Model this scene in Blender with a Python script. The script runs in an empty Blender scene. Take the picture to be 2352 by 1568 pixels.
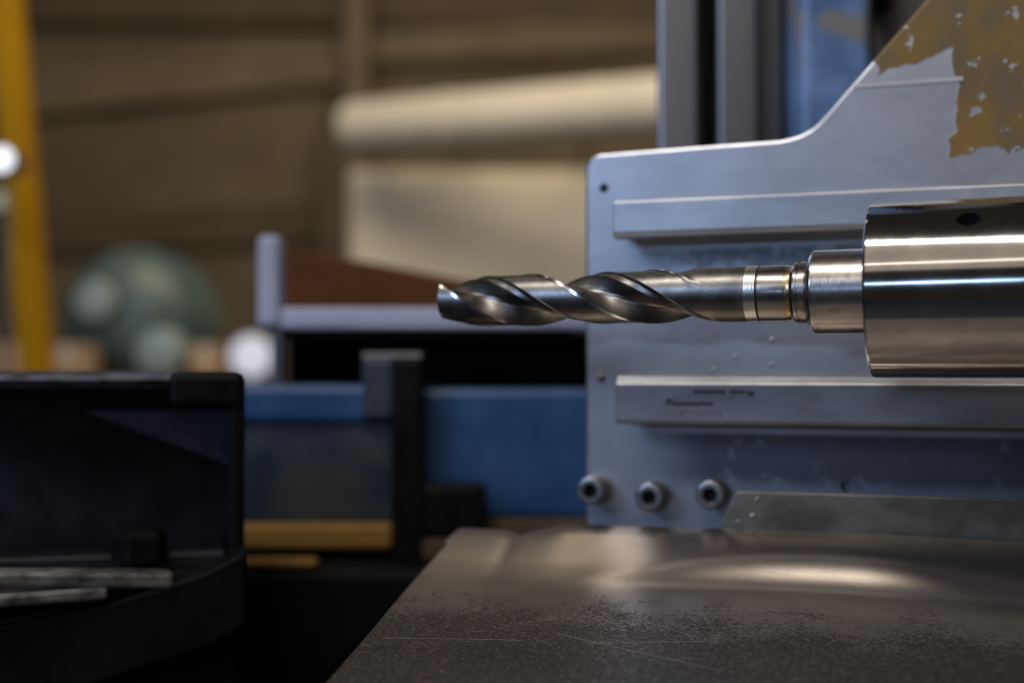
import bpy, bmesh, math, random
from mathutils import Vector, Matrix
random.seed(4)
S = bpy.context.scene
COL = S.collection
R = math.radians

# ------------------------------------------------------------------ camera
F = 2700.0                      # focal length in pixels of the 2352 x 1568 frame
CX, CY = 1176.0, 784.0
PITCH = math.atan(66 / F)       # horizon sits 66 px under the centre
CAM = Vector((0, 0, 1.25))
cd = bpy.data.cameras.new('camera'); cam = bpy.data.objects.new('camera', cd); COL.objects.link(cam)
cd.sensor_width = 36; cd.lens = 36 * F / 2352
cam.location = CAM; cam.rotation_euler = (R(90) + PITCH, 0, 0)
cd.clip_start = 0.02
cd.dof.use_dof = True; cd.dof.focus_distance = 0.66; cd.dof.aperture_fstop = 2.2; cd.dof.aperture_blades = 7
S.camera = cam

# ------------------------------------------------------------------ world, lights, exposure
S.view_settings.view_transform = 'Standard'; S.view_settings.look = 'None'
S.view_settings.gamma = 1; S.view_settings.use_curve_mapping = False
S.view_settings.exposure = 0.0
W = bpy.data.worlds.new('world'); S.world = W; W.use_nodes = True
W.node_tree.nodes['Background'].inputs[0].default_value = (0.040, 0.036, 0.032, 1)
W.node_tree.nodes['Background'].inputs[1].default_value = 0.6

def area(name, loc, target, sx, sy, power, col):
    l = bpy.data.lights.new(name, 'AREA'); l.shape = 'RECTANGLE'; l.size = sx; l.size_y = sy
    l.energy = power; l.color = col
    o = bpy.data.objects.new(name, l); COL.objects.link(o); o.location = loc
    o.rotation_euler = (Vector(target) - Vector(loc)).to_track_quat('-Z', 'Y').to_euler()
    return o
# the shop's daylight window (left, behind the camera) and its ceiling tubes
area('daylight_window', (-2.75, -1.75, 2.78), (0.1, 0.75, 1.35), 1.3, 0.9, 44, (0.37, 0.57, 1.0))
area('far_window', (-2.43, -4.6, 1.84), (0.2, 0.7, 1.25), 0.9, 0.20, 6.6, (0.38, 0.60, 1.0))
area('ceiling_light_panel', (-0.8, -1.25, 2.95), (0.3, 0.75, 1.25), 3.2, 1.6, 8.0, (1.0, 0.87, 0.75))
area('key_ceiling_light', (-0.60, -0.05, 3.15), (0.2, 0.75, 1.2), 1.5, 0.14, 25, (1.0, 0.95, 0.89))
area('ceiling_tube_light', (-0.8, -1.55, 2.72), (0.3, 0.7, 1.2), 2.6, 0.07, 2.7, (1.0, 0.90, 0.82))
area('rear_fill_light', (0.0, 2.2, 3.8), (0.0, 5.5, 1.6), 3.0, 1.3, 80, (1.0, 0.87, 0.68))  # unseen light added to brighten the far wall and cabinet

# ------------------------------------------------------------------ helpers
cp, sp = math.cos(PITCH), math.sin(PITCH)
def ray(px, py):
    X, U = (px - CX) / F, -(py - CY) / F
    return Vector((X, cp - U * sp, sp + U * cp))
def at(px, py, D):
    return CAM + ray(px, py) * D
def proj(p):
    q = p - CAM
    fw = q.y * cp + q.z * sp; up = -q.y * sp + q.z * cp
    return CX + F * q.x / fw, CY - F * up / fw

class Frame:
    """A vertical working plane: x to the right along it, y away from the camera, z up."""
    def __init__(s, origin, theta):
        s.o = Vector(origin); s.t = theta
        s.M = Matrix.Translation(s.o) @ Matrix.Rotation(-theta, 4, 'Z'); s.I = s.M.inverted()
    def hit(s, px, py, y=0.0):
        o = s.I @ CAM; d = s.I.to_3x3() @ ray(px, py)
        k = (y - o.y) / d.y
        return (o + d * k)
    def xz(s, px, py, y=0.0):
        h = s.hit(px, py, y); return (h.x, h.z)

def link(name, bm_or_me, mat, parent=None, smooth=None, label=None):
    if isinstance(bm_or_me, bmesh.types.BMesh):
        me = bpy.data.meshes.new(name); bmesh.ops.recalc_face_normals(bm_or_me, faces=bm_or_me.faces)
        bm_or_me.to_mesh(me); bm_or_me.free()
    else: me = bm_or_me
    if mat is not None and not me.materials: me.materials.append(mat)
    o = bpy.data.objects.new(name, me); COL.objects.link(o)
    if parent: o.parent = parent
    if smooth is not None:
        for p in me.polygons: p.use_smooth = True
        if smooth < 180: me.set_sharp_from_angle(angle=R(smooth))
    if label: o['label'] = label
    return o
def tag(o, label, cat, group=None, kind=None):
    o['label'] = label
    if cat: o['category'] = cat
    if group: o['group'] = group
    if kind: o['kind'] = kind
    return o
def empty(name, label, cat, M=None, group=None):
    o = bpy.data.objects.new(name, None); COL.objects.link(o); o.empty_display_size = .02
    if M is not None: o.matrix_world = M
    return tag(o, label, cat, group)
def bevel(o, w, seg=2, ang=30):
    m = o.modifiers.new('bevel', 'BEVEL'); m.width = w; m.segments = seg; m.limit_method = 'ANGLE'; m.angle_limit = R(ang)
    return o
def box_bm(x0, x1, y0, y1, z0, z1, bm=None):
    bm = bm or bmesh.new()
    v = [bm.verts.new((x, y, z)) for x in (x0, x1) for y in (y0, y1) for z in (z0, z1)]
    for f in ((0,1,3,2),(4,6,7,5),(0,4,5,1),(2,3,7,6),(0,2,6,4),(1,5,7,3)): bm.faces.new([v[i] for i in f])
    return bm
def prism_bm(poly, y0, y1):
    """poly of (x, z); extruded from y0 (front) to y1."""
    bm = bmesh.new()
    a = [bm.verts.new((x, y0, z)) for x, z in poly]; b = [bm.verts.new((x, y1, z)) for x, z in poly]
    n = len(poly)
    bm.faces.new(a); bm.faces.new(b[::-1])
    for i in range(n): bm.faces.new((a[i], b[i], b[(i+1) % n], a[(i+1) % n]))
    return bm
def lathe_bm(prof, n=96, axis='x', cap=True):
    """prof of (s, r) along the axis."""
    bm = bmesh.new(); rings = []
    for s, r in prof:
        ring = []
        for i in range(n):
            a = 2 * math.pi * i / n
            c, d = r * math.cos(a), r * math.sin(a)
            ring.append(bm.verts.new((s, c, d) if axis == 'x' else ((c, s, d) if axis == 'y' else (c, d, s))))
        rings.append(ring)
    for p, q in zip(rings, rings[1:]):
        for i in range(n): bm.faces.new((p[i], p[(i+1) % n], q[(i+1) % n], q[i]))
    if cap:
        bm.faces.new(rings[0]); bm.faces.new(rings[-1][::-1])
    return bm
def cut(o, cutters):
    """boolean-cut meshes out of o and bake the result; cutters are removed."""
    for c in cutters:
        m = o.modifiers.new('cut', 'BOOLEAN'); m.operation = 'DIFFERENCE'; m.object = c; m.solver = 'EXACT'
    bpy.context.view_layer.update()
    dg = bpy.context.evaluated_depsgraph_get()
    me = bpy.data.meshes.new_from_object(o.evaluated_get(dg))
    o.modifiers.clear(); o.data = me
    for c in cutters: bpy.data.objects.remove(c)
    return o
def rbox(name, x0, y0, x1, y1, D, depth, mat, parent=None, bw=.003, yaw=0, label=None):
    """a real box whose front face spans these picture points at distance D, 'depth' metres deep."""
    a, b = at(x0, y1, D), at(x1, y0, D)
    w, h = b.x - a.x, b.z - a.z
    o = link(name, box_bm(0, w, 0, depth, 0, h), mat, parent, label=label)
    o.location = a; o.rotation_euler.z = R(yaw)
    if bw: bevel(o, bw)
    return o
def bar(name, p, q, w, h, mat, parent=None, bw=.004):
    """a rectangular bar from p to q (w wide, h high)."""
    p, q = Vector(p), Vector(q); d = q - p; L = d.length
    o = link(name, box_bm(0, L, -w/2, w/2, -h/2, h/2), mat, parent)
    x = d.normalized(); z0 = Vector((0,0,1)) if abs(x.z) < .95 else Vector((0,-1,0))
    y = z0.cross(x).normalized(); z = x.cross(y)
    M = Matrix((x, y, z)).transposed().to_4x4(); M.translation = p
    o.matrix_world = M
    if bw: bevel(o, bw)
    return o

# ------------------------------------------------------------------ materials
class NT:
    def __init__(s, name):
        s.m = bpy.data.materials.new(name); s.m.use_nodes = True
        s.t = s.m.node_tree; s.b = s.t.nodes['Principled BSDF']
        s.tc = s.t.nodes.new('ShaderNodeTexCoord')
    def put(s, sock, v):
        if isinstance(v, bpy.types.NodeSocket): s.t.links.new(v, sock)
        else: sock.default_value = v
    def math(s, op, a, b=0.0, c=None, clamp=False):
        n = s.t.nodes.new('ShaderNodeMath'); n.operation = op; n.use_clamp = clamp
        s.put(n.inputs[0], a); s.put(n.inputs[1], b)
        if c is not None: s.put(n.inputs[2], c)
        return n.outputs[0]
    def xyz(s, coord='Object'):
        n = s.t.nodes.new('ShaderNodeSeparateXYZ'); s.t.links.new(s.tc.outputs[coord], n.inputs[0]); return n.outputs
    def vec(s, scale=(1,1,1), coord='Object', rot=(0,0,0)):
        n = s.t.nodes.new('ShaderNodeMapping'); n.inputs['Scale'].default_value = scale; n.inputs['Rotation'].default_value = rot
        s.t.links.new(s.tc.outputs[coord], n.inputs[0]); return n.outputs[0]
    def noise(s, scale, detail=3, rough=.55, stretch=(1,1,1), dist=0, rot=(0,0,0)):
        n = s.t.nodes.new('ShaderNodeTexNoise'); n.inputs['Scale'].default_value = scale; n.inputs['Detail'].default_value = detail
        n.inputs['Roughness'].default_value = rough; n.inputs['Distortion'].default_value = dist
        s.t.links.new(s.vec(stretch, rot=rot), n.inputs['Vector']); return n.outputs[0]
    def ramp(s, fac, lo, hi):
        n = s.t.nodes.new('ShaderNodeMapRange'); n.interpolation_type = 'SMOOTHSTEP'
        s.put(n.inputs[0], fac); n.inputs[1].default_value = lo; n.inputs[2].default_value = hi; return n.outputs[0]
    def mix(s, fac, a, b):
        n = s.t.nodes.new('ShaderNodeMix'); n.data_type = 'RGBA'
        s.put(n.inputs[0], fac)
        s.put(n.inputs[6], a if isinstance(a, bpy.types.NodeSocket) else (*a, 1)); s.put(n.inputs[7], b if isinstance(b, bpy.types.NodeSocket) else (*b, 1))
        return n.outputs[2]
    def mixf(s, fac, a, b):
        n = s.t.nodes.new('ShaderNodeMix'); s.put(n.inputs[0], fac); s.put(n.inputs[2], a); s.put(n.inputs[3], b); return n.outputs[0]
    def bump(s, h, strength=.2, dist=.001):
        n = s.t.nodes.new('ShaderNodeBump'); n.inputs['Strength'].default_value = strength; n.inputs['Distance'].default_value = dist
        s.t.links.new(h, n.inputs['Height']); s.t.links.new(n.outputs[0], s.b.inputs['Normal'])
    def done(s, col=None, metal=0.0, rough=.5, spec=None):
        if col is not None: s.put(s.b.inputs['Base Color'], col if isinstance(col, bpy.types.NodeSocket) else (*col, 1))
        s.put(s.b.inputs['Metallic'], metal); s.put(s.b.inputs['Roughness'], rough)
        if spec is not None: s.b.inputs['Specular IOR Level'].default_value = spec
        return s.m
def simple(name, c1, c2, metal=0., rough=.5, scale=20, stretch=(1,1,1), rvar=.1, bump=0., spec=None):
    t = NT(name); n = t.noise(scale, 4, .6, stretch)
    if bump: t.bump(n, bump, .001)
    return t.done(t.mix(t.ramp(n, .3, .7), c1, c2), metal, t.mixf(n, max(.02, rough - rvar), rough + rvar), spec)
def glow(name, col, strength):
    t = NT(name); t.put(t.b.inputs['Emission Color'], (*col, 1)); t.b.inputs['Emission Strength'].default_value = strength
    return t.done((.1,.1,.1), 0, .5)

M_wall = simple('brown_wall_paint', (.115,.086,.05), (.18,.135,.08), rough=.8, scale=1.3, spec=.2)
M_beam = simple('dull_brown_steel_paint', (.15,.11,.062), (.20,.15,.09), rough=.7, scale=3, spec=.2)
M_darkbeam = simple('dark_brown_steel_paint', (.085,.062,.035), (.115,.083,.047), rough=.7, scale=3, spec=.2)
M_floor = simple('shop_concrete', (.05,.047,.043), (.09,.083,.075), rough=.7, scale=3)
M_cream = simple('cream_paint', (.62,.56,.44), (.70,.63,.50), rough=.6, scale=2, spec=.3)
M_beige = simple('beige_cabinet_paint', (.72,.63,.47), (.80,.71,.54), rough=.6, scale=1.5, spec=.3)
M_yellow = simple('yellow_crane_paint', (.42,.20,.0015), (.50,.25,.002), rough=.7, scale=4, spec=.12)
M_green = simple('grey_green_enamel', (.05,.085,.07), (.10,.14,.12), rough=.4, scale=5)
M_highlight = simple('painted_highlight_green', (.20,.26,.235), (.30,.36,.335), rough=.4, scale=5)  # lighter green that paints the motor's highlights
M_card = simple('brown_cardboard', (.44,.28,.16), (.52,.34,.2), rough=.85, scale=8, spec=.1)
M_rust = simple('rust_brown_paint', (.085,.028,.007), (.125,.042,.010), rough=.75, scale=6, spec=.2)
M_lilac = simple('white_grey_enamel', (.36,.38,.51), (.43,.45,.58), rough=.5, scale=8)
M_black = simple('black_oily_iron', (.004,.004,.004), (.009,.009,.0085), rough=.5, scale=25, bump=.2, spec=.10)
M_blue = simple('blue_machine_enamel', (.012,.055,.16), (.03,.09,.21), rough=.45, scale=14)
M_bluegrey = simple('worn_blue_grey_enamel', (.018,.032,.055), (.055,.06,.065), rough=.45, scale=14)
M_orange = simple('ochre_wooden_batten', (.24,.13,.035), (.36,.19,.03), rough=.7, scale=16, stretch=(1,6,6))
M_shade_black = simple('painted_shade_black', (.004,.004,.004), (.008,.008,.008), rough=.7, scale=40)  # near-black that paints the shade inside bore, sockets and recess

def steel(name, c, rough, ring=0., stain=0., dark=(.1,.08,.05)):
    """turned steel: fine turning rings round the x axis, faint lengthwise streaks."""
    t = NT(name)
    n1 = t.noise(60, 3, .6, (1, 1, 1)); n2 = t.noise(900, 2, .5, (1, .02, .02))
    n3 = t.noise(300, 3, .6, (.03, 1, 1))
    col = t.mix(t.ramp(n1, .3, .75), tuple(v*.82 for v in c), c)
    col = t.mix(t.math('MULTIPLY', t.ramp(n3, .45, .75), .3), col, tuple(v*.6 for v in c))
    if stain:
        col = t.mix(t.math('MULTIPLY', t.ramp(t.noise(150, 4, .7), .55, .65), stain), col, dark)
    t.bump(n2, ring, .0004)
    return t.done(col, 1.0, t.mixf(n1, rough*.8, rough*1.25))
M_spindle = steel('ground_spindle_steel', (.56,.53,.50), .10, .08)
M_sleeve = steel('turned_sleeve_steel', (.56,.52,.48), .24, .12, .35)
M_shank = steel('drill_shank_steel', (.40,.37,.33), .24, .12, .3)
M_band = steel('bright_ground_band', (.72,.68,.62), .28, .2)
M_groove = steel('oily_groove', (.10,.08,.06), .4, .1, .8, (.05,.03,.01))
M_gold = steel('heat_stained_steel', (.50,.39,.22), .26, .1, .8, (.16,.10,.03))
t = NT('dark_flute_steel')
n1 = t.noise(70, 4, .6); n2 = t.noise(420, 3, .6)
col = t.mix(t.ramp(n1, .35, .7), (.13,.122,.11), (.22,.205,.185))
col = t.mix(t.math('MULTIPLY', t.ramp(n2, .62, .72), .5), col, (.10,.09,.08))
t.bump(n2, .12, .0003)
M_flute = t.done(col, 1.0, t.mixf(n2, .30, .44))
M_margin = steel('bright_margin_steel', (.62,.60,.57), .22, .1)
M_iron = simple('grey_machined_iron', (.22,.22,.235), (.34,.34,.36), .75, .42, 9, (1,1,.15), .08)
M_irondark = simple('dark_machined_iron', (.10,.10,.105), (.16,.16,.165), .75, .42, 9, (1,1,.15), .08)
M_cap = simple('blackened_screw_steel', (.22,.21,.21), (.36,.35,.35), .85, .36, 120, rvar=.08)
M_bar = simple('painted_glitter_bar', (.05,.045,.04), (.36,.325,.285), .5, .28, 90, (.5,1,1), .15, .6)

# ------------------------------------------------------------------ setting (far shop)
def struct(o, label=None):
    o['kind'] = 'structure'
    if label: o['label'] = label
    return o
struct(link('floor', box_bm(-6, 6, -3, 6.2, -.1, 0), M_floor), 'dark concrete workshop floor')
struct(link('wall_back', box_bm(-6, 6, 6.0, 6.2, 0, 5.2), M_wall), 'dim brown workshop wall far behind the machine')
# girts and posts of the far wall
def girt(n, x0, y0, x1, y1, D, h, mat, w=.05):
    o = bar('trim_%d' % n, at(x0, y0, D), at(x1, y1, D), w, h, mat, bw=.008)
    return struct(o, 'horizontal steel girt on the brown back wall')
girt(1, -300, 560, 800, 505, 5.965, .20, M_darkbeam)
girt(2, -300, 250, 780, 140, 5.965, .24, M_beam)
girt(3, 780, 115, 1900, 60, 5.965, .16, M_beam)
girt(4, -300, 20, 1900, 25, 5.965, .16, M_darkbeam)
o = bar('trim_5', at(825, 1000, 5.8), at(822, -300, 5.8), .12, .16, M_beam, bw=.008); struct(o, 'brown steel wall post')
o = bar('trim_6', at(770, 1000, 5.85), at(765, 270, 5.85), .12, .2, M_darkbeam, bw=.008); struct(o, 'dark brown steel wall post')

# cream pipe and beige cabinet
E = empty('cream_duct', 'cream painted duct running level high above the beige cabinet', 'duct')
pa, pb = at(800, 296, 4.6), at(2000, 205, 3.7)
d = pb - pa
b = lathe_bm([(0, .070), (.014, .098), (.035, .104), (d.length, .104)], 40)
o = link('pipe', b, M_cream, E, 40); x = d.normalized(); y = Vector((0,0,1)).cross(x).normalized()
M = Matrix((x, y, x.cross(y))).transposed().to_4x4(); M.translation = pa; o.matrix_world = M
for k in (.45, 1.05):
    o2 = link('pipe_clamp', lathe_bm([(k, .104), (k, .108), (k+.03, .108), (k+.03, .104)], 40), M_cream, E, 30); o2.matrix_world = M
    pc = M @ Vector((k+.015, 0, 0)); bar('wall_bracket', pc, (pc.x, 5.995, pc.z), .03, .03, M_beam, E)
E = empty('control_cabinet', 'large beige control cabinet standing against the far brown wall', 'cabinet')
a, bq = at(800, 388, 4.9), at(2200, 388, 4.9)
link('body', box_bm(a.x, bq.x, a.y, a.y + .5, .12, a.z), M_beige, E); bevel(E.children[0], .02)
link('plinth', box_bm(a.x+.03, bq.x-.03, a.y+.03, a.y+.47, 0, .12), M_darkbeam, E)
for i in range(2):
    w = (bq.x - a.x) / 2
    dr = link('door', box_bm(a.x + i*w + .02, a.x + (i+1)*w - .02, a.y - .02, a.y, .16, a.z - .05), M_beige, E); bevel(dr, .008)
    link('handle', box_bm(a.x + (i+1)*w - .10, a.x + (i+1)*w - .07, a.y - .05, a.y - .02, 1.0, 1.16), M_black, dr)

# yellow leaning crane post
E = empty('crane_post', 'yellow painted leaning crane post at the left edge of the picture', 'post')
bar('post', at(-8, -260, 2.6), at(140, 1500, 2.6), .062, .062, M_yellow, E, .008)
b0 = at(140, 1500, 2.6)
link('base_plate', box_bm(b0.x-.12, b0.x+.12, b0.y-.12, b0.y+.12, 0, .03), M_yellow, E)
bar('lower_post', (b0.x, b0.y, .03), b0, .062, .062, M_yellow, E, .008)

# lit openings far off, seen as soft discs
def lamp(name, px, py, D, r, mat, label, foot=0.):
    E = empty(name, label, 'lamp', Matrix.Translation(at(px, py, D)))
    link('lens', lathe_bm([(0, r*.2), (.004, r*.8), (.015, r)], 32, 'y'), mat, E, 40)
    link('housing', lathe_bm([(.016, r), (.016, r*1.15), (.10, r*.8), (.12, r*.3)], 32, 'y'), M_irondark, E, 40)
    p = at(px, py, D); link('stem', lathe_bm([(foot - p.z, .004), (-r*.9, .004)], 16, 'z'), M_irondark, E).location = (0, .05, 0)
    return E
lamp('work_lamp', -4, 362, 2.35, .022, glow('cool_lamp_glass', (.86,.9,1.0), 1.9), 'bright white lamp shining beside the yellow post')
lamp('work_lamp', -10, 458, 2.9, .022, glow('green_lamp_glass', (.50,.62,.42), .45), 'dim greenish lamp just under the bright lamp by the yellow post')
lamp('work_lamp', 574, 818, 3.25, .058, glow('white_lamp_glass', (.88,.88,1.0), .68), 'glowing white lamp behind the black housing and pale upright', at(300, 905, 3.4).z)

# grey-green motor and cardboard boxes on a bench
bz = at(300, 905, 3.4).z
E = empty('work_bench', 'dark bench carrying the green motor and cardboard boxes', 'bench')
c0, c1 = at(-250, 905, 3.2), at(620, 905, 3.2)
link('bench_top', box_bm(c0.x, c1.x, c0.y, c0.y+.7, bz-.06, bz), M_darkbeam, E)
for xx in (c0.x+.05, c1.x-.13):
    for yy in (c0.y+.04, c0.y+.58): link('leg', box_bm(xx, xx+.08, yy, yy+.08, 0, bz-.06), M_darkbeam, E)
pm = at(285, 905, 3.4); rm = .205
E = empty('electric_motor', 'grey-green rounded motor housing on the far bench', 'motor')
b = lathe_bm([(-.02, .05), (-.01, rm*.55), (.03, rm*.85), (.08, rm), (.30, rm), (.34, rm*.8), (.36, .06)], 48, 'y')
o = link('housing', b, M_green, E, 40); o.location = (pm.x, pm.y, bz + rm + .012)
for k in range(7):
    o = link('cooling_fin', lathe_bm([(.10+.028*k, rm), (.10+.028*k, rm+.010), (.108+.028*k, rm+.010), (.108+.028*k, rm)], 48, 'y', False), M_green, E, 30); o.location = (pm.x, pm.y, bz + rm + .012)
link('foot', box_bm(pm.x-.16, pm.x+.16, pm.y+.06, pm.y+.3, bz, bz+.05), M_green, E)
o = link('highlight_disc', lathe_bm([(-.035, .03), (-.03, .055), (-.015, .06)], 32, 'y'), M_highlight, E, 40); o.location = at(226, 690, 3.36)  # pale disc added as the motor's upper highlight
o = link('highlight_disc_low', lathe_bm([(-.04, .03), (-.03, .065), (.03, .07)], 32, 'y'), M_highlight, E, 40); o.location = at(372, 808, 3.30)  # second pale disc, painting the lower highlight
for px, w, h, D, lab in ((150, 110, 75, 3.24, 'small cardboard box between the yellow post and the motor'), (10, 130, 80, 3.24, 'cardboard box left of the yellow post on the bench'), (470, 70, 75, 3.24, 'narrow cardboard box right of the motor on the bench')):
    E = empty('cardboard_box', lab, 'box')
    p = at(px, 905, D); ww = w / F * D / 2; hh = (h + 40) / F * D
    o = link('carton', box_bm(p.x-ww, p.x+ww, p.y, p.y+.08, bz, bz+hh), M_card, E); bevel(o, .004)
    link('tape', box_bm(p.x-.012, p.x+.012, p.y-.001, p.y+.081, bz+hh-.04, bz+hh+.001), M_cream, E)

# ------------------------------------------------------------------ machine frame objects
DP = 0.825; TP = R(18.0)
P = Frame(at(1345, 850, DP), TP)                # face of the steel plate
TA = R(23.5)
A = Frame(at(1500, 681, 0.70), TA)              # spindle axis
def ax(px):                                     # axis coordinate under a picture column
    o = A.I @ CAM; d = A.I.to_3x3() @ ray(px, 680); return o.x + d.x * (-o.y / d.y)

# ---- column behind the plate
E = empty('machine_column', 'vertical grey slideway column with blue painted casting behind the steel plate', 'column')
DC = 1.02
for nm, x0, x1, D, m in (('guide_rail', 1514, 1604, DC, M_iron), ('guide_rail', 1652, 1742, DC+.02, M_iron), ('guide_side', 1742, 1800, DC+.05, M_irondark)):
    a, c = at(x0, 400, D), at(x1, 400, D)
    o = link(nm, box_bm(a.x, c.x, a.y, a.y+.014, 0, 2.2), m, E); bevel(o, .003)
a, c = at(1520, 400, DC+.12), at(1900, 400, DC+.12)
link('column_core', box_bm(a.x+.03, c.x+.3, a.y-.052, a.y+.1, 0, 2.2), M_black, E)
a, c = at(1840, 400, DC), at(2005, 400, DC)
t = NT('blotched_blue_enamel'); n = t.noise(9, 5, .65); n2 = t.noise(22, 4, .6)
M_blotch = t.done(t.mix(t.ramp(n2, .55, .68), t.mix(t.ramp(n, .35, .65), (.09,.16,.31), (.21,.34,.60)), (.25,.24,.225)), 0., .4)
o = link('blue_casting', box_bm(a.x, c.x, a.y, a.y+.06, 0, 2.2), M_blotch, E); bevel(o, .008)
a, c = at(2006, 400, DC+.05), at(2300, 400, DC+.05)
M_patchy = simple('patchy_brown_grey_paint', (.12,.11,.10), (.24,.23,.24), rough=.5, scale=12)
o = link('grey_casting', box_bm(a.x, c.x, a.y, a.y+.1, 0, 2.2), M_patchy, E); bevel(o, .004)
p = at(2001, 0, DC+.05)
link('casting_seam', box_bm(p.x+.002, p.x+.012, p.y-.03, p.y, p.z-.012, p.z+.5), M_black, E)

# ---- steel plate with rails
E = empty('tool_slide_plate', 'large bare steel slide plate with two rails and yellow paint at top right', 'machine plate', P.M)
PL = E
def parc(cx, cz, r, a0, a1, n): return [(cx + r*math.cos(R(a0 + (a1-a0)*i/n)), cz + r*math.sin(R(a0 + (a1-a0)*i/n))) for i in range(n+1)]
out = []
x0, z0 = P.xz(1342, 1400); xl = P.xz(1344, 600)[0]
tl = P.xz(1385, 352)
out.append((xl, z0 - .05)); 
rr = .0125
out += parc(xl + rr, tl[1] - rr, rr, 180, 95, 8)
for px, py in ((1600, 335), (1790, 321), (1815, 316), (1840, 308), (1862, 296), (1880, 281), (1900, 259), (1930, 224), (2000, 144), (2130, -5), (2260, -155)):
    out.append(P.xz(px, py))
xr = P.xz(2900, 400)[0]
out += [(xr, out[-1][1]), (xr, z0 - .05)]
t = NT('scraped_plate_steel')
X, Y, Z = t.xyz()
def lin(px, py): return P.xz(px, py)
def u_of(px, py=600): return P.xz(px, py)[0]
pxm = (u_of(2200, 200) - u_of(2100, 200)) / 100          # metres per picture pixel there
n_lo = t.noise(48, 4, .5); n_hi = t.noise(170, 4, .6)
off = t.math('MULTIPLY', t.math('SUBTRACT', n_lo, .5), .06)
ga = t.math('SUBTRACT', X, u_of(2190, 250))
gb = t.math('SUBTRACT', Z, P.xz(2300, 345)[1])
# fade of the lower edge towards the right
reg1 = t.math('MINIMUM', ga, gb)
p1, p2 = P.xz(2010, 172), P.xz(2200, 105); sl = (p2[1]-p1[1]) / (p2[0]-p1[0])
gc = t.math('SUBTRACT', Z, t.math('ADD', t.math('MULTIPLY', t.math('SUBTRACT', X, p1[0]), sl), p1[1]))
gd = t.math('SUBTRACT', X, u_of(2018, 150))
reg2 = t.math('MINIMUM', gc, gd)
reg = t.math('ADD', t.math('MAXIMUM', reg1, reg2), t.math('MULTIPLY', off, .45))
mask = t.ramp(reg, -.0006, .0012)
holes = t.math('SUBTRACT', 1.0, t.math('MULTIPLY', t.ramp(t.noise(95, 3, .5), .63, .67), t.ramp(n_lo, .3, .5)))
mask = t.math('MULTIPLY', mask, holes)
base = t.mix(t.ramp(t.noise(26, 5, .6, (.5, 1, 1)), .3, .7), (.40,.41,.435), (.50,.51,.535))
base = t.mix(t.math('MULTIPLY', t.ramp(t.noise(500, 3, .5, (.06, 1, 1)), .45, .8), .25), base, (.36,.36,.38))
# oil streaks below the lower rail; rail shade painted in below the upper rail
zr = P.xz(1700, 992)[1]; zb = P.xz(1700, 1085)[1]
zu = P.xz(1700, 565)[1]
def film_shade(ztop, reach, x0px, thr):
    d_ = t.math('DIVIDE', t.math('SUBTRACT', ztop, Z), reach)            # 0 under the rail, 1 at the lower end of the streaks or shade
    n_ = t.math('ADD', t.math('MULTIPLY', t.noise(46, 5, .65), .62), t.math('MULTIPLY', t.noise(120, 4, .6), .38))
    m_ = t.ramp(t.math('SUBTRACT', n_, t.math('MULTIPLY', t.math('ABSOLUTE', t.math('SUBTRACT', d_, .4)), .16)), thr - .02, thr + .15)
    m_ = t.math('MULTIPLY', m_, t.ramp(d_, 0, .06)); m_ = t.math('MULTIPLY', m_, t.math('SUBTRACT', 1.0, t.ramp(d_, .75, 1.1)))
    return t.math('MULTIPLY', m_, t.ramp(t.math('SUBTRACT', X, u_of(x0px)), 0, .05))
oil_and_shade = t.math('MAXIMUM', film_shade(zr, .038, 1470, .27), t.math('MULTIPLY', film_shade(zu, .024, 1430, .40), .75))
base = t.mix(t.math('MULTIPLY', oil_and_shade, .8), base, (.07,.07,.085))
paint = t.mix(t.ramp(t.noise(30, 4, .6), .35, .65), (.235,.13,.017), (.15,.10,.045))
grime = t.noise(260, 4, .65)
paint = t.mix(t.math('MULTIPLY', t.ramp(grime, .55, .75), .5), paint, (.10,.08,.06))
col = t.mix(mask, base, paint)
t.bump(t.math('ADD', t.math('MULTIPLY', mask, 1.0), t.math('MULTIPLY', grime, .15)), .25, .0006)
M_plate = t.done(col, t.mixf(mask, .86, 0.0), t.mixf(mask, t.mixf(n_hi, .32, .42), .6))
body = link('plate_body', prism_bm(out, 0, .022), M_plate, E)
def cyl(frame, px, py, r, y0, y1, n=32):
    h = frame.xz(px, py); return lathe_bm([(y0, r), (y1, r)], n, 'y'), h
cs = []
for px, py, r in ((1387, 432, .0033), (1943, 1117, .0035), (1382, 869, .0026)):
    b, h = cyl(P, px, py, r, -.01, .012); c = link('cutter', b, None, E); c.location = (h[0], 0, h[1]); cs.append(c)
bevel(body, .0022, 2, 40)
cut(body, cs); body.data.materials.clear(); body.data.materials.append(M_plate)
h = P.xz(1382, 869)
o = link('dowel_pin', lathe_bm([(-.003, .0010), (-.002, .0021), (.008, .0023)], 20, 'y'), M_cap, E, 40); o.location = (h[0]-.0006, 0, h[1]+.0008)
# scribed seam of the plate: a slim strip standing proud
g0, g1 = P.xz(1962, 198), P.xz(2212, 183)
M_strip = simple('pale_edge_steel', (.50,.49,.46), (.62,.61,.58), .4, .45, 60, rvar=.05)
o = link('seam_strip', box_bm(g0[0], g1[0], -.0008, .001, g0[1]-.0015, g0[1]+.0012), M_strip, E)

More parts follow.
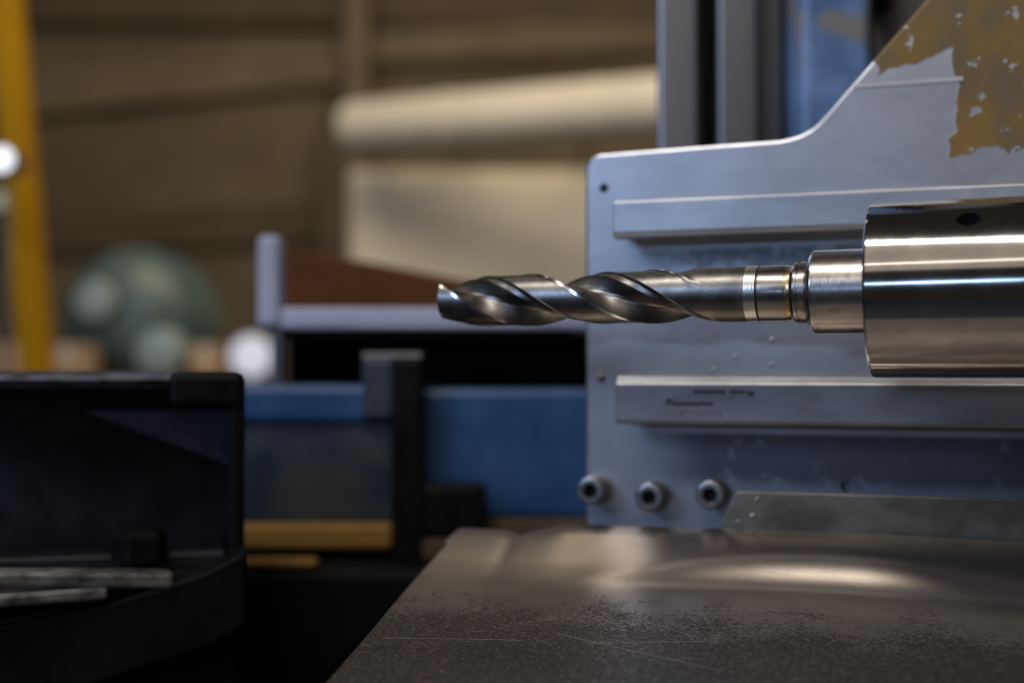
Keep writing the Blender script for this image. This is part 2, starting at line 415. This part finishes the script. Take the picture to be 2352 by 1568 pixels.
t = NT('rail_steel_blueish'); n = t.noise(35, 5, .6, (.35, 1, 1)); n2 = t.noise(120, 4, .6)
M_rail = t.done(t.mix(t.ramp(n, .3, .7), (.40,.42,.45), (.55,.57,.60)), .72, t.mixf(n2, .26, .42))
t = NT('rail_steel_greyish'); n = t.noise(30, 5, .6, (.3, 1, 1)); n2 = t.noise(160, 4, .6)
M_rail2 = t.done(t.mix(t.ramp(n, .35, .65), (.24,.235,.24), (.36,.355,.36)), .8, t.mixf(n2, .30, .46))
def rail(name, x0px, ytop, ybot, p, mat, cham_top, cham_bot, waist):
    """a rail with its face p in front of the plate, chamfered and waisted, running off to the right."""
    xa, zt = P.xz(x0px, ytop, -p); _, zb = P.xz(x0px, ybot, -p); xb = P.xz(2900, 500, -p)[0]
    prof = [(0, zb + waist), (-p*.45, zb + waist), (-p*.62, zb), (-p + cham_bot, zb), (-p, zb + cham_bot), (-p, zt - cham_top[1]), (-p + cham_top[0], zt), (-p*.4, zt), (0, zt)]
    bm = bmesh.new()
    L = [bm.verts.new((xa, y, z)) for y, z in prof]; Q = [bm.verts.new((xb, y, z)) for y, z in prof]
    bm.faces.new(L); bm.faces.new(Q[::-1]); n = len(prof)
    for i in range(n): bm.faces.new((L[i], Q[i], Q[(i+1) % n], L[(i+1) % n]))
    o = link(name, bm, mat, E); bevel(o, .0009, 2, 20)
    return o
r1 = rail('rail', 1407, 460, 546, .036, M_rail, (.0015, .0015), .003, .005); r1['label'] = 'bluish upper rail'
r2 = rail('rail', 1413, 862, 973, .036, M_rail2, (.0046, .0056), .002, .012); r2['label'] = 'grey lower rail with printed mark'
# printed mark of the lower rail
M_ink = simple('faded_black_ink', (.022,.022,.028), (.04,.04,.05), rough=.6, scale=200)
M_ink2 = simple('worn_grey_ink', (.10,.10,.115), (.15,.15,.165), .4, .5, scale=300)
yf = -.036
def mark(name, x0, y0, x1, y1, m):
    a, c = P.xz(x0, y1, yf), P.xz(x1, y0, yf)
    return link(name, box_bm(a[0], c[0], yf-.0002, yf+.0004, a[1], c[1]), m, r2)
for q in ((1529, 915, 1545, 929), (1716, 898, 1732, 910)): mark('print_square', *q, M_ink)
for q in ((1545, 923, 1638, 931), (1592, 895.5, 1666, 904), (1675, 895.5, 1712, 904)): mark('print_bar', *q, M_ink)
rw = random.Random(9)                           # worn, unreadable characters between and under the bars
for x0, x1, y0, y1 in ((1550, 1716, 906, 921), (1561, 1655, 941, 957)):
    x = x0
    while x < x1:
        w_ = rw.uniform(5, 9)
        for q in range(rw.choice((1, 2, 2))):
            ya = y0 + rw.uniform(0, 3) + q*6
            mark('worn_print', x, ya, x + w_*rw.uniform(.35, 1), ya + rw.uniform(3, 8), M_ink2)
        x += w_ + 3.5
# cap screws
def hexpts(r): return [(r*math.cos(R(60*i+12)), r*math.sin(R(60*i+12))) for i in range(6)]
def cap_screw(px, py, p=.021, r=.0099):
    bm = bmesh.new(); n = 48
    def ring(rad, y): return [bm.verts.new((rad*math.cos(2*math.pi*i/n), y, rad*math.sin(2*math.pi*i/n))) for i in range(n)]
    rs = [ring(r, 0), ring(r, -p+.0016), ring(r-.0005, -p+.0006), ring(r-.0016, -p), ring(r*.62, -p), ring(r*.56, -p+.0009)]
    for a, b in zip(rs, rs[1:]):
        for i in range(n): bm.faces.new((a[i], a[(i+1) % n], b[(i+1) % n], b[i]))
    hx = []
    for y in (-p+.0009, -p+.009):
        ringv = []
        for i in range(n):
            a = 2*math.pi*i/n; k = (math.degrees(a) - 12) % 60 - 30
            rad = r*.53*math.cos(R(30))/math.cos(R(k)); ringv.append(bm.verts.new((rad*math.cos(a), y, rad*math.sin(a))))
        hx.append(ringv)
    for a, b in ((rs[-1], hx[0]), (hx[0], hx[1])):
        for i in range(n): bm.faces.new((a[i], a[(i+1) % n], b[(i+1) % n], b[i]))
    bm.faces.new(hx[1])
    h = P.xz(px, py, -p)
    o = link('cap_screw', bm, M_cap, E, 35); o.location = (h[0], 0, h[1])
    w = link('hex_socket_floor', lathe_bm([(-p+.0085, r*.5), (-p+.0089, r*.5)], 24, 'y'), M_shade_black, o)
for q in ((1355, 1127), (1490, 1142), (1630, 1137)): cap_screw(*q)

# ------------------------------------------------------------------ spindle, sleeve, drill
R0 = 124 / 2 * 0.70 / F                         # drill radius
sp_E = empty('boring_spindle', 'thick ground steel spindle cylinder entering from the right edge', 'spindle', A.M)
s0 = ax(2004); s1 = ax(2352) + .25; RS = R0 * 2.98
o = link('spindle_body', lathe_bm([(s0, R0*1.2), (s0, RS-.0012), (s0+.0004, RS-.0004), (s0+.0014, RS), (s1, RS)], 192), M_spindle, sp_E)
a = R(45)                                       # hole seat on the upper near side
dn = Vector((0, -math.sin(a), math.cos(a)))
sh = ax(2232)
def radial(bm, depth0):
    M = Matrix.Translation(Vector((sh, 0, 0)) + dn*depth0) @ Vector((0,0,1)).rotation_difference(dn).to_matrix().to_4x4()
    bmesh.ops.transform(bm, matrix=M, verts=bm.verts); return bm
c1 = link('cutter', radial(lathe_bm([(-.016, .0054), (.01, .0054)], 40, 'z'), RS), None, sp_E)
c2 = link('cutter', radial(lathe_bm([(-.0010, .0054), (.004, .0095)], 40, 'z'), RS), None, sp_E)
cut(o, [c1, c2]); o.data.materials.clear(); o.data.materials.append(M_spindle)
for p_ in o.data.polygons: p_.use_smooth = True
o.data.set_sharp_from_angle(angle=R(9))
link('bore_shade_liner', radial(lathe_bm([(-.0014, .0053), (-.0150, .0053), (-.0150, .0003)], 32, 'z', False), RS), M_shade_black, sp_E, 30, 'dark liner painting the shade inside the bore')
link('set_screw', radial(lathe_bm([(-.0148, .0046), (-.0115, .0046), (-.0110, .0040)], 32, 'z'), RS), M_cap, sp_E, 30)

sl_E = empty('drill_sleeve', 'turned steel sleeve between the spindle and the drill', 'sleeve', A.M)
prof = [(ax(1857), R0*1.0), (ax(1857), R0*1.10), (ax(1858), R0*1.14), (ax(1866), R0*1.36), (ax(1873), R0*1.465), (ax(1876), R0*1.475), (s0 - .0003, R0*1.475), (s0-.0003, R0*1.0)]
link('sleeve_body', lathe_bm(prof, 128), M_sleeve, sl_E, 9)

dr_E = empty('twist_drill', 'dark steel two-flute twist drill pointing left', 'drill bit', A.M)
sT = ax(1030); sF = ax(1640); sE = ax(1718)
PITCHLEN = (ax(1600) - ax(1300)) * 580 / 300
def smooth(a, b, x):
    k = min(1, max(0, (x-a)/(b-a))); return k*k*(3-2*k)
KEYS = [(0, .985), (1.5, .962), (61, .962), (62.5, 1.0), (70, 1.0), (72, .93), (76, .82), (84, .66), (95, .535), (108, .46), (122, .46), (135, .53), (146, .635), (154, .745), (157.5, .80), (159.5, .87), (173, .885), (175, .90), (178, .965), (180, .985)]
def prof_r(psi):
    psi %= 180
    for (a, ra), (b, rb) in zip(KEYS, KEYS[1:]):
        if psi <= b:
            k = (psi-a)/(b-a)
            return ra + (rb-ra)*k
    return 1.0
PSI = []                                        # dense where the section has corners
for (a, ra), (b, rb) in zip(KEYS, KEYS[1:]):
    n = max(1, int((b-a)/4)); PSI += [a + (b-a)*i/n for i in range(n)]
PSI = PSI + [p_ + 180 for p_ in PSI]
NX = 300; N = len(PSI)
bm = bmesh.new(); rings = []
mi = {}
for j in range(NX+1):
    s = sT + (sE - sT)*j/NX
    tipf = smooth(sT - .0005, sT + .002, s)
    ring = []
    for psi in PSI:
        alpha = R(360*(s - sT)/PITCHLEN + 119 - psi)
        r = prof_r(psi)
        e_ = 1608 + 43*(1 - math.cos(alpha)); r = (1 - (1 - r)*(1 - smooth(ax(e_-130), ax(e_), s))) * R0
        ring.append(bm.verts.new((s, -r*math.sin(alpha), r*math.cos(alpha))))
    rings.append(ring)
for p_, q_ in zip(rings, rings[1:]):
    for i in range(N):
        f = bm.faces.new((p_[i], p_[(i+1) % N], q_[(i+1) % N], q_[i]))
        a0 = PSI[i] % 180
        f.material_index = 1 if 61.4 <= a0 < 70 and p_[0].co.x < ax(1585) else 0
ctr = bm.verts.new((sT + .0012, 0, 0))
for i in range(N): bm.faces.new((ctr, rings[0][(i+1) % N], rings[0][i]))
bm.faces.new(rings[-1][::-1])
me = bpy.data.meshes.new('fluted_body'); bmesh.ops.recalc_face_normals(bm, faces=bm.faces); bm.to_mesh(me); bm.free()
me.materials.append(M_flute); me.materials.append(M_margin)
o = link('fluted_body', me, None, dr_E, 22)
link('ground_band', lathe_bm([(sE, R0*.9), (sE, R0*.995), (sE+.0003, R0*1.003), (ax(1745), R0*1.003), (ax(1746), R0*.99), (ax(1746), R0*.9)], 128), M_band, dr_E, 9, 'bright ground ring round the drill shank')
link('groove', lathe_bm([(ax(1745.5), R0*.9), (ax(1745.5), R0*.962), (ax(1749.5), R0*.962), (ax(1749.5), R0*.9)], 96), M_groove, dr_E, 9, 'dark oily groove')
link('shank', lathe_bm([(ax(1749), R0*.9), (ax(1749), R0*.985), (ax(1750.5), R0*1.0), (ax(1806), R0*1.0), (ax(1810), R0*.992), (ax(1810), R0*.9)], 128), M_shank, dr_E, 9)
link('stained_neck', lathe_bm([(ax(1809.5), R0*.9), (ax(1809.5), R0*.99), (ax(1815), R0*.975), (ax(1823), R0*.985), (ax(1825), R0*1.0), (ax(1825), R0*.9)], 96), M_gold, dr_E, 40, 'gold heat-stained neck')
link('collar', lathe_bm([(ax(1824.5), R0*.9), (ax(1824.5), R0*1.0), (ax(1830), R0*1.075), (ax(1834), R0*1.09), (ax(1838), R0*1.09), (ax(1839), R0*1.05), (ax(1842), R0*1.05), (ax(1843), R0*1.09), (ax(1856.5), R0*1.09), (ax(1856.5), R0*.9)], 128), M_shank, dr_E, 9)

# ------------------------------------------------------------------ curved steel chip tray
E = empty('chip_tray', 'worn brownish steel chip tray curving up in front of the plate', 'tray', P.M)
WZ = [(.026, -.1055), (.045, -.1150), (.06, -.1225), (.08, -.1320), (.10, -.1385), (.125, -.1440), (.15, -.1482), (.19, -.1525), (.24, -.1560), (.30, -.1580), (.38, -.159)]
def zw(w):
    for (a, za), (b, zb) in zip(WZ, WZ[1:]):
        if w <= b:
            k = (w-a)/(b-a); return za + (zb-za)*k
    return WZ[-1][1]
def zs0(w):                                     # smoothed profile
    return sum(zw(max(.026, w + dw)) for dw in (-.012, -.006, 0, .006, .012)) / 5
def zs(w, u=None):                              # with a bowed bead added on the right half to catch a bright band
    z = zs0(w)
    if u is None: return z
    q = u - .165; amp = smooth(-.17, -.01, q) * (1 - .8*smooth(.02, .17, q))
    wb = .0655 + 1.15*q*q if q < 0 else .0655 + .7*q*q
    k = w - wb
    # a step: drops fast at the front of the bead, eases out again on both sides
    st = -math.tanh(k/.0076) * .0056 * math.exp(-(k/.036)**2)
    return z + amp*st
def backz(u):                                   # dip and notch of the free corner at the back left
    d = 0.
    if u < .0: d -= .0062 * smooth(0, .035, -u)
    d -= .0030 * math.exp(-((u + .040)/.006)**2)
    return d
XR = P.xz(2900, 1400, -.03)[0]
def left_u(w, z):
    lo, hi = -.4, .3
    for _ in range(40):
        mid = (lo+hi)/2; px, py = proj(P.M @ Vector((mid, -w, z)))
        edge = 1042 + (770 - 1042) * (py - 1240) / (1568 - 1240)
        if px < edge: lo = mid
        else: hi = mid
    return hi
bm = bmesh.new(); rows = []
NW, NU = 130, 150
for j in range(NW+1):
    w = .026 + (.38-.026)*(j/NW)**1.6
    z = zs(w); ul = left_u(w, z - (.006 if w < .05 else .002)); row = []
    for i in range(NU+1):
        k = i/NU; u = ul + (XR-ul)*(k**1.3)
        zz = zs(w, u) + backz(u)*math.exp(-((w-.026)/.03))
        row.append(bm.verts.new((u, -w, zz)))
    rows.append(row)
for p_, q_ in zip(rows, rows[1:]):
    for i in range(NU): bm.faces.new((p_[i], q_[i], q_[i+1], p_[i+1]))
t = NT('worn_tray_steel'); X, Y, Z = t.xyz()
n = t.noise(14, 4, .6); n2 = t.noise(700, 3, .6, (.7, 1, 1), 1.2); n3 = t.noise(30, 3, .6); n4 = t.noise(1500, 2, .5)
col = t.mix(t.ramp(n, .3, .7), (.34,.285,.235), (.42,.355,.295))
reach = t.ramp(t.math('ADD', t.math('MULTIPLY', t.math('SUBTRACT', t.math('MULTIPLY', Y, -1.), .115), 9.), t.math('SUBTRACT', n3, .5)), -.15, .45)
th = t.math('SUBTRACT', n2, t.math('MULTIPLY', reach, .185))
pits = t.math('SUBTRACT', 1.0, t.ramp(th, .36, .42))
pits = t.math('MULTIPLY', pits, t.ramp(reach, .02, .12))
col = t.mix(t.math('MULTIPLY', pits, .85), col, (.035,.029,.024))
spk = t.math('MULTIPLY', t.ramp(n4, .70, .74), reach)
col = t.mix(spk, col, (.62,.57,.48))
def arc(x0, y0, x1, y1, bow, wd):
    """a hair-thin scratch from (x0,y0) to (x1,y1) in tray metres."""
    k = t.math('DIVIDE', t.math('SUBTRACT', X, x0), x1-x0)
    yy = t.math('ADD', t.math('ADD', t.math('MULTIPLY', k, y1-y0), y0), t.math('MULTIPLY', t.math('MULTIPLY', k, t.math('SUBTRACT', 1.0, k)), bow))
    dd = t.math('ABSOLUTE', t.math('SUBTRACT', Y, yy))
    m = t.math('SUBTRACT', 1.0, t.ramp(dd, wd*.4, wd))
    inside = t.math('MULTIPLY', t.math('GREATER_THAN', k, 0), t.math('LESS_THAN', k, 1))
    return t.math('MULTIPLY', t.math('MULTIPLY', m, inside), t.ramp(t.noise(120, 2), .3, .5))
def trayxy(px, py):                             # where a picture point meets the tray
    w = .1
    for _ in range(40):
        h = P.hit(px, py, -w); w += (h.z - zs(w)) * -1.2 if False else 0
        lo, hi = .026, .38
        for _ in range(40):
            mid = (lo+hi)/2; h = P.hit(px, py, -mid)
            if h.z < zs(mid): lo = mid
            else: hi = mid
        w = lo; break
    h = P.hit(px, py, -w); return h.x, -w
sc = 0.0
for q in ((1560, 1405, 2352, 1440, .018), (1270, 1465, 1680, 1560, .0), (880, 1478, 1250, 1485, .004), (1360, 1490, 1650, 1486, .0)):
    a0 = trayxy(q[0], q[1]); a1 = trayxy(q[2], q[3])
    m = arc(a0[0], a0[1], a1[0], a1[1], q[4], .00042)
    sc = m if isinstance(sc, float) else t.math('MAXIMUM', sc, m)
col = t.mix(t.math('MULTIPLY', sc, .7), col, (.75,.70,.62))
t.bump(t.math('ADD', t.math('MULTIPLY', pits, -1.0), t.math('MULTIPLY', n2, .3)), .3, .0004)
rg = t.mixf(pits, t.mixf(n, .24, .32), .5)
M_tray = t.done(col, .80, rg)
o = link('tray_sheet', bm, M_tray, E, 180)
m = o.modifiers.new('solid', 'SOLIDIFY'); m.thickness = .0032; m.offset = 1 if False else -1
# upright flange behind the tray's right half
y_f = -.0235
fl = [P.xz(1655, 1205, y_f), P.xz(1672, 1165, y_f), P.xz(1690, 1131, y_f), P.xz(1700, 1128, y_f), P.xz(1765, 1129, y_f), P.xz(2352, 1146, y_f)]
zlo = -.125
fl += [(XR, fl[-1][1]-.002), (XR, zlo), (fl[0][0]-.01, zlo)]
t = NT('olive_oiled_steel'); n = t.noise(40, 5, .65, (.6, 1, 1)); n2 = t.noise(300, 3, .6)
M_olive = t.done(t.mix(t.ramp(n, .35, .65), (.15,.135,.105), (.27,.25,.20)), .75, t.mixf(n2, .35, .5))
o = link('rear_flange', prism_bm(fl, y_f, y_f+.003), M_olive, E, label='olive oil-filmed upright flange'); bevel(o, .001)
# bright chips
def chip(name, px, py, where, s, label):
    if where == 'tray': x, y = trayxy(px, py); loc = P.M @ Vector((x, y, zs(-y) + .0012))
    else:
        h = P.hit(px, py, where); loc = P.M @ Vector((h.x, where - .0009, h.z))
    bm = bmesh.new(); k = 7
    for i in range(k+1):
        a = i/k*2.6
        for j in (0, 1): bm.verts.new((s*math.cos(a)*.9, (j-.5)*s*.9, s*.55*math.sin(a)))
    bm.verts.ensure_lookup_table()
    for i in range(k): bm.faces.new([bm.verts[q] for q in (2*i, 2*i+1, 2*i+3, 2*i+2)])
    o = link(name, bm, M_chip, None, 60); o.location = loc; o.rotation_euler = (random.uniform(-.4,.4), random.uniform(-.9,-.3), -TP + random.uniform(-.5,.5))
    m = o.modifiers.new('solid', 'SOLIDIFY'); m.thickness = .0005
    return tag(o, label, 'metal chip', 'bright metal chips scattered on the machine')
M_chip = simple('bright_swarf', (.80,.74,.66), (.9,.84,.76), .5, .4, 200)
chip('metal_chip', 1266, 1318, 'tray', .0022, 'lone bright chip on the left part of the tray')
for px, py, w_, lab in ((1740, 1147, y_f, 'bright chip highest on the olive flange'), (1729, 1184, y_f, 'bright chip in the middle of the olive flange'), (1697, 1199, y_f, 'bright chip lowest and leftmost on the olive flange'), (1719, 1221, y_f, 'bright chip at the foot of the olive flange above the tray'),
                        (1775, 780, 0, 'uppermost of the pale chips on the plate under the sleeve'), (1773, 838, 0, 'largest pale chip on the plate just above the lower rail'), (1690, 819, 0, 'faint pale chip on the plate left of the others'), (1640, 849, 0, 'pale chip nearest the left end of the lower rail')):
    chip('metal_chip', px, py, w_, .0021, lab)

# ------------------------------------------------------------------ black open housing, left foreground
E = empty('machine_housing', 'black oily open-sided cast housing at lower left', 'machine housing')
D = .80
zt = at(300, 852, D).z; xr_ = at(563, 900, D).x; xl_ = at(-250, 900, D).x; yF = at(300, 900, D).y
zb = at(300, 1330, D).z
def hb(name, x0, x1, y0, y1, z0, z1, m=M_black, bw=.003):
    o = link(name, box_bm(x0, x1, y0, y1, z0, z1), m, E)
    if bw: bevel(o, bw)
    return o
pxm_ = D / F
M_roof = simple('scuffed_black_iron', (.010,.010,.013), (.07,.075,.10), .5, .38, 60, (1,1,3), .1, .2)
hb('roof', xl_, xr_, yF, yF+.16, zt-.013, zt, M_roof, .006)
hb('front_lip', at(395, 900, D).x, xr_, yF-.004, yF+.02, zt-.024, zt-.0005, bw=.005)
hb('side_wall', xr_-.0105, xr_, yF, yF+.16, zb-.02, zt-.006, bw=.003)
M_sheen = simple('dark_wet_iron', (.010,.010,.012), (.03,.03,.036), .3, .42, 30, bump=.25)
hb('back_wall', xl_, xr_-.01, yF+.10, yF+.115, zb-.02, zt-.01, M_sheen, 0)
hb('floor_plate', xl_, xr_-.004, yF-.01, yF+.16, zb-.012, zb+.002, M_sheen)
zz = at(300, 1262, D+.04).z
hb('inner_step', xl_, xr_-.012, yF+.045, yF+.10, zb, zz, M_sheen)
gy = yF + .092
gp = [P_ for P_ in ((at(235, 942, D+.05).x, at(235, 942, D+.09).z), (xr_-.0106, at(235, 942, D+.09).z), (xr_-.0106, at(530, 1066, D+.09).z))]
M_sheen_patch = simple('painted_bluish_sheen', (.12,.12,.20), (.28,.28,.42), .3, .4, 40, rvar=.08)  # added triangular plate, coloured to imitate bluish sheen on the back wall
o = link('sheen_plate', prism_bm(gp, gy, gy+.004), M_sheen_patch, E, label='bluish plate painting a sheen under the roof')
nb = at(345, 1235, D+.02)
b = lathe_bm([(0, .019), (.016, .019), (.019, .016), (.022, .010)], 6, 'z')
o = link('hex_nut', b, M_black, E); o.location = (nb.x, nb.y+.01, zz - .002); o.rotation_euler.z = .3
# ledge bar in front, its glitter painted into the colour as pale spots
lb0, lb1 = at(-120, 1300, D-.04), at(388, 1322, D-.02)
o = bar('ledge_bar', lb0, lb1, .02, .010, M_bar, E, .0025)
o = bar('ledge_bar', at(-120, 1360, D-.05), at(240, 1346, D-.03), .012, .008, M_bar, E, .0025)
# curved dark rim below
pts = [(-100, 1432), (60, 1405), (200, 1382), (330, 1345), (450, 1310), (545, 1262)]
for (a0, b0), (a1, b1) in zip(pts, pts[1:]): pass
bm = bmesh.new(); prev = None
for px, py in pts:
    p_ = at(px, py, D-.03); q = [bm.verts.new(p_ + Vector(v)) for v in ((0,0,0), (0,.03,.0), (0,.03,-.05), (0,0,-.05))]
    if prev:
        for i in range(4): bm.faces.new((prev[i], q[i], q[(i+1) % 4], prev[(i+1) % 4]))
    else: bm.faces.new(q)
    prev = q
bm.faces.new(prev[::-1])
o = link('curved_rim', bm, M_black, E); bevel(o, .003)
hb('pedestal', xl_, xr_-.004, yF, yF+.16, 0, zb-.012, bw=.004)

pv = Vector((xr_, yF, 0)); E.matrix_world = Matrix.Translation(pv) @ Matrix.Rotation(R(13), 4, 'Z') @ Matrix.Translation(-pv)

# dark bed under everything on the left
E = empty('machine_bed', 'black machine bed in shadow below the blue casting', 'machine bed')
a = at(500, 1310, .995); c = at(1440, 1310, 1.0)
link('bed_body', box_bm(a.x, c.x, a.y, a.y+.6, 0, at(600, 1310, 1.0).z), M_black, E); bevel(E.children[0], .006)
o = rbox('bed_strip', 545, 1286, 725, 1306, 1.0, .02, M_orange, E, .004)
E2 = E

# blue casting, dark block and post
E = empty('blue_slide_casting', 'blue painted slide casting with a tall block in the middle background', 'machine casting')
D = 1.06
zbed = at(600, 1310, 1.0).z + .0005
def cast(name, x0, y0, x1, D, depth, m, y1=None, bw=.004):
    a, c = at(x0, y0, D), at(x1, y0, D)
    zl = zbed if y1 is None else at(x0, y1, D).z
    o = link(name, box_bm(a.x, c.x, a.y, a.y+depth, zl, a.z), m, E)
    if bw: bevel(o, bw)
    return o
cast('upper_blue_face', 540, 884, 903, D, .04, M_blue, 972, .006)
cast('lower_face', 540, 972, 903, D+.006, .03, M_bluegrey, 1205, .003)
cast('tall_block', 832, 822, 903, D-.006, .035, M_bluegrey, 960, .003)
cast('dark_post', 903, 825, 968, D-.012, .04, M_black, None, .003)
cast('blue_panel', 962, 893, 1440, D+.02, .025, M_blue, 1190, .006)
cast('panel_foot', 962, 1190, 1440, D+.018, .025, M_darkbeam, None, .003)
cast('dark_stop_block', 955, 1112, 1112, D-.01, .05, M_black, 1235, .005)
cast('stop_base', 955, 1238, 1120, D-.01, .05, M_darkbeam, None, .003)
cast('ochre_batten', 540, 1204, 900, D-.004, .04, M_orange, 1262, .004)
cast('base_block', 540, 1262, 903, D+.004, .03, M_black, None, .003)
M_chrome = simple('pale_block_top', (.5,.45,.42), (.6,.56,.52), .6, .35, 80)  # paler tone for the top of the block
a, c = at(834, 820, D-.005), at(966, 820, D-.005)
link('block_top', box_bm(a.x, c.x, a.y, a.y+.05, a.z, a.z+.004), M_chrome, E, label='pale metal top of the block')

# pale frame, dark gap behind it, rust plank
E = empty('pale_frame', 'pale grey upright and cross bar framing a black recess behind the drill tip', 'frame')
D = 1.14
a, c = at(590, 540, D), at(643, 540, D)
o = link('upright', box_bm(a.x, c.x, a.y, a.y+.03, at(600, 752, D).z, a.z), M_lilac, E); bevel(o, .006, 3)
a, c = at(622, 752, D), at(643, 752, D)
o = link('upright_foot', box_bm(a.x, c.x, a.y+.004, a.y+.03, zbed, a.z), M_irondark, E)
a, c = at(640, 706, D), at(1440, 706, D)
o = link('cross_bar', box_bm(a.x, c.x, a.y+.002, a.y+.06, at(640, 756, D).z, a.z), M_lilac, E); bevel(o, .004)
a, c = at(644, 760, D), at(1440, 760, D)
o = link('recess_back', box_bm(a.x, c.x, a.y+.14, a.y+.16, zbed, a.z), M_shade_black, E)
link('recess_roof', box_bm(a.x, c.x, a.y+.02, a.y+.16, a.z-.006, a.z), M_shade_black, E)
link('recess_end', box_bm(a.x-.004, a.x, a.y+.06, a.y+.16, zbed, a.z), M_shade_black, E)
E = empty('rust_brown_plank', 'rust-brown sloping plank lying behind the pale cross bar', 'plank')
D2 = 1.35
pl = [at(640, 760, D2), at(1330, 760, D2), at(1330, 690, D2), at(1090, 648, D2), at(900, 610, D2), at(740, 582, D2), at(640, 566, D2)]
poly = [(p_.x, p_.z) for p_ in pl]
o = link('plank_board', prism_bm(poly, pl[0].y, pl[0].y+.03), M_rust, E); bevel(o, .006)
e0 = at(640, 760, D2); e1 = at(1330, 760, D2)
for xx in (e0.x+.02, e1.x-.05): link('plank_leg', box_bm(xx, xx+.03, e0.y, e0.y+.03, zbed, e0.z), M_rust, E)
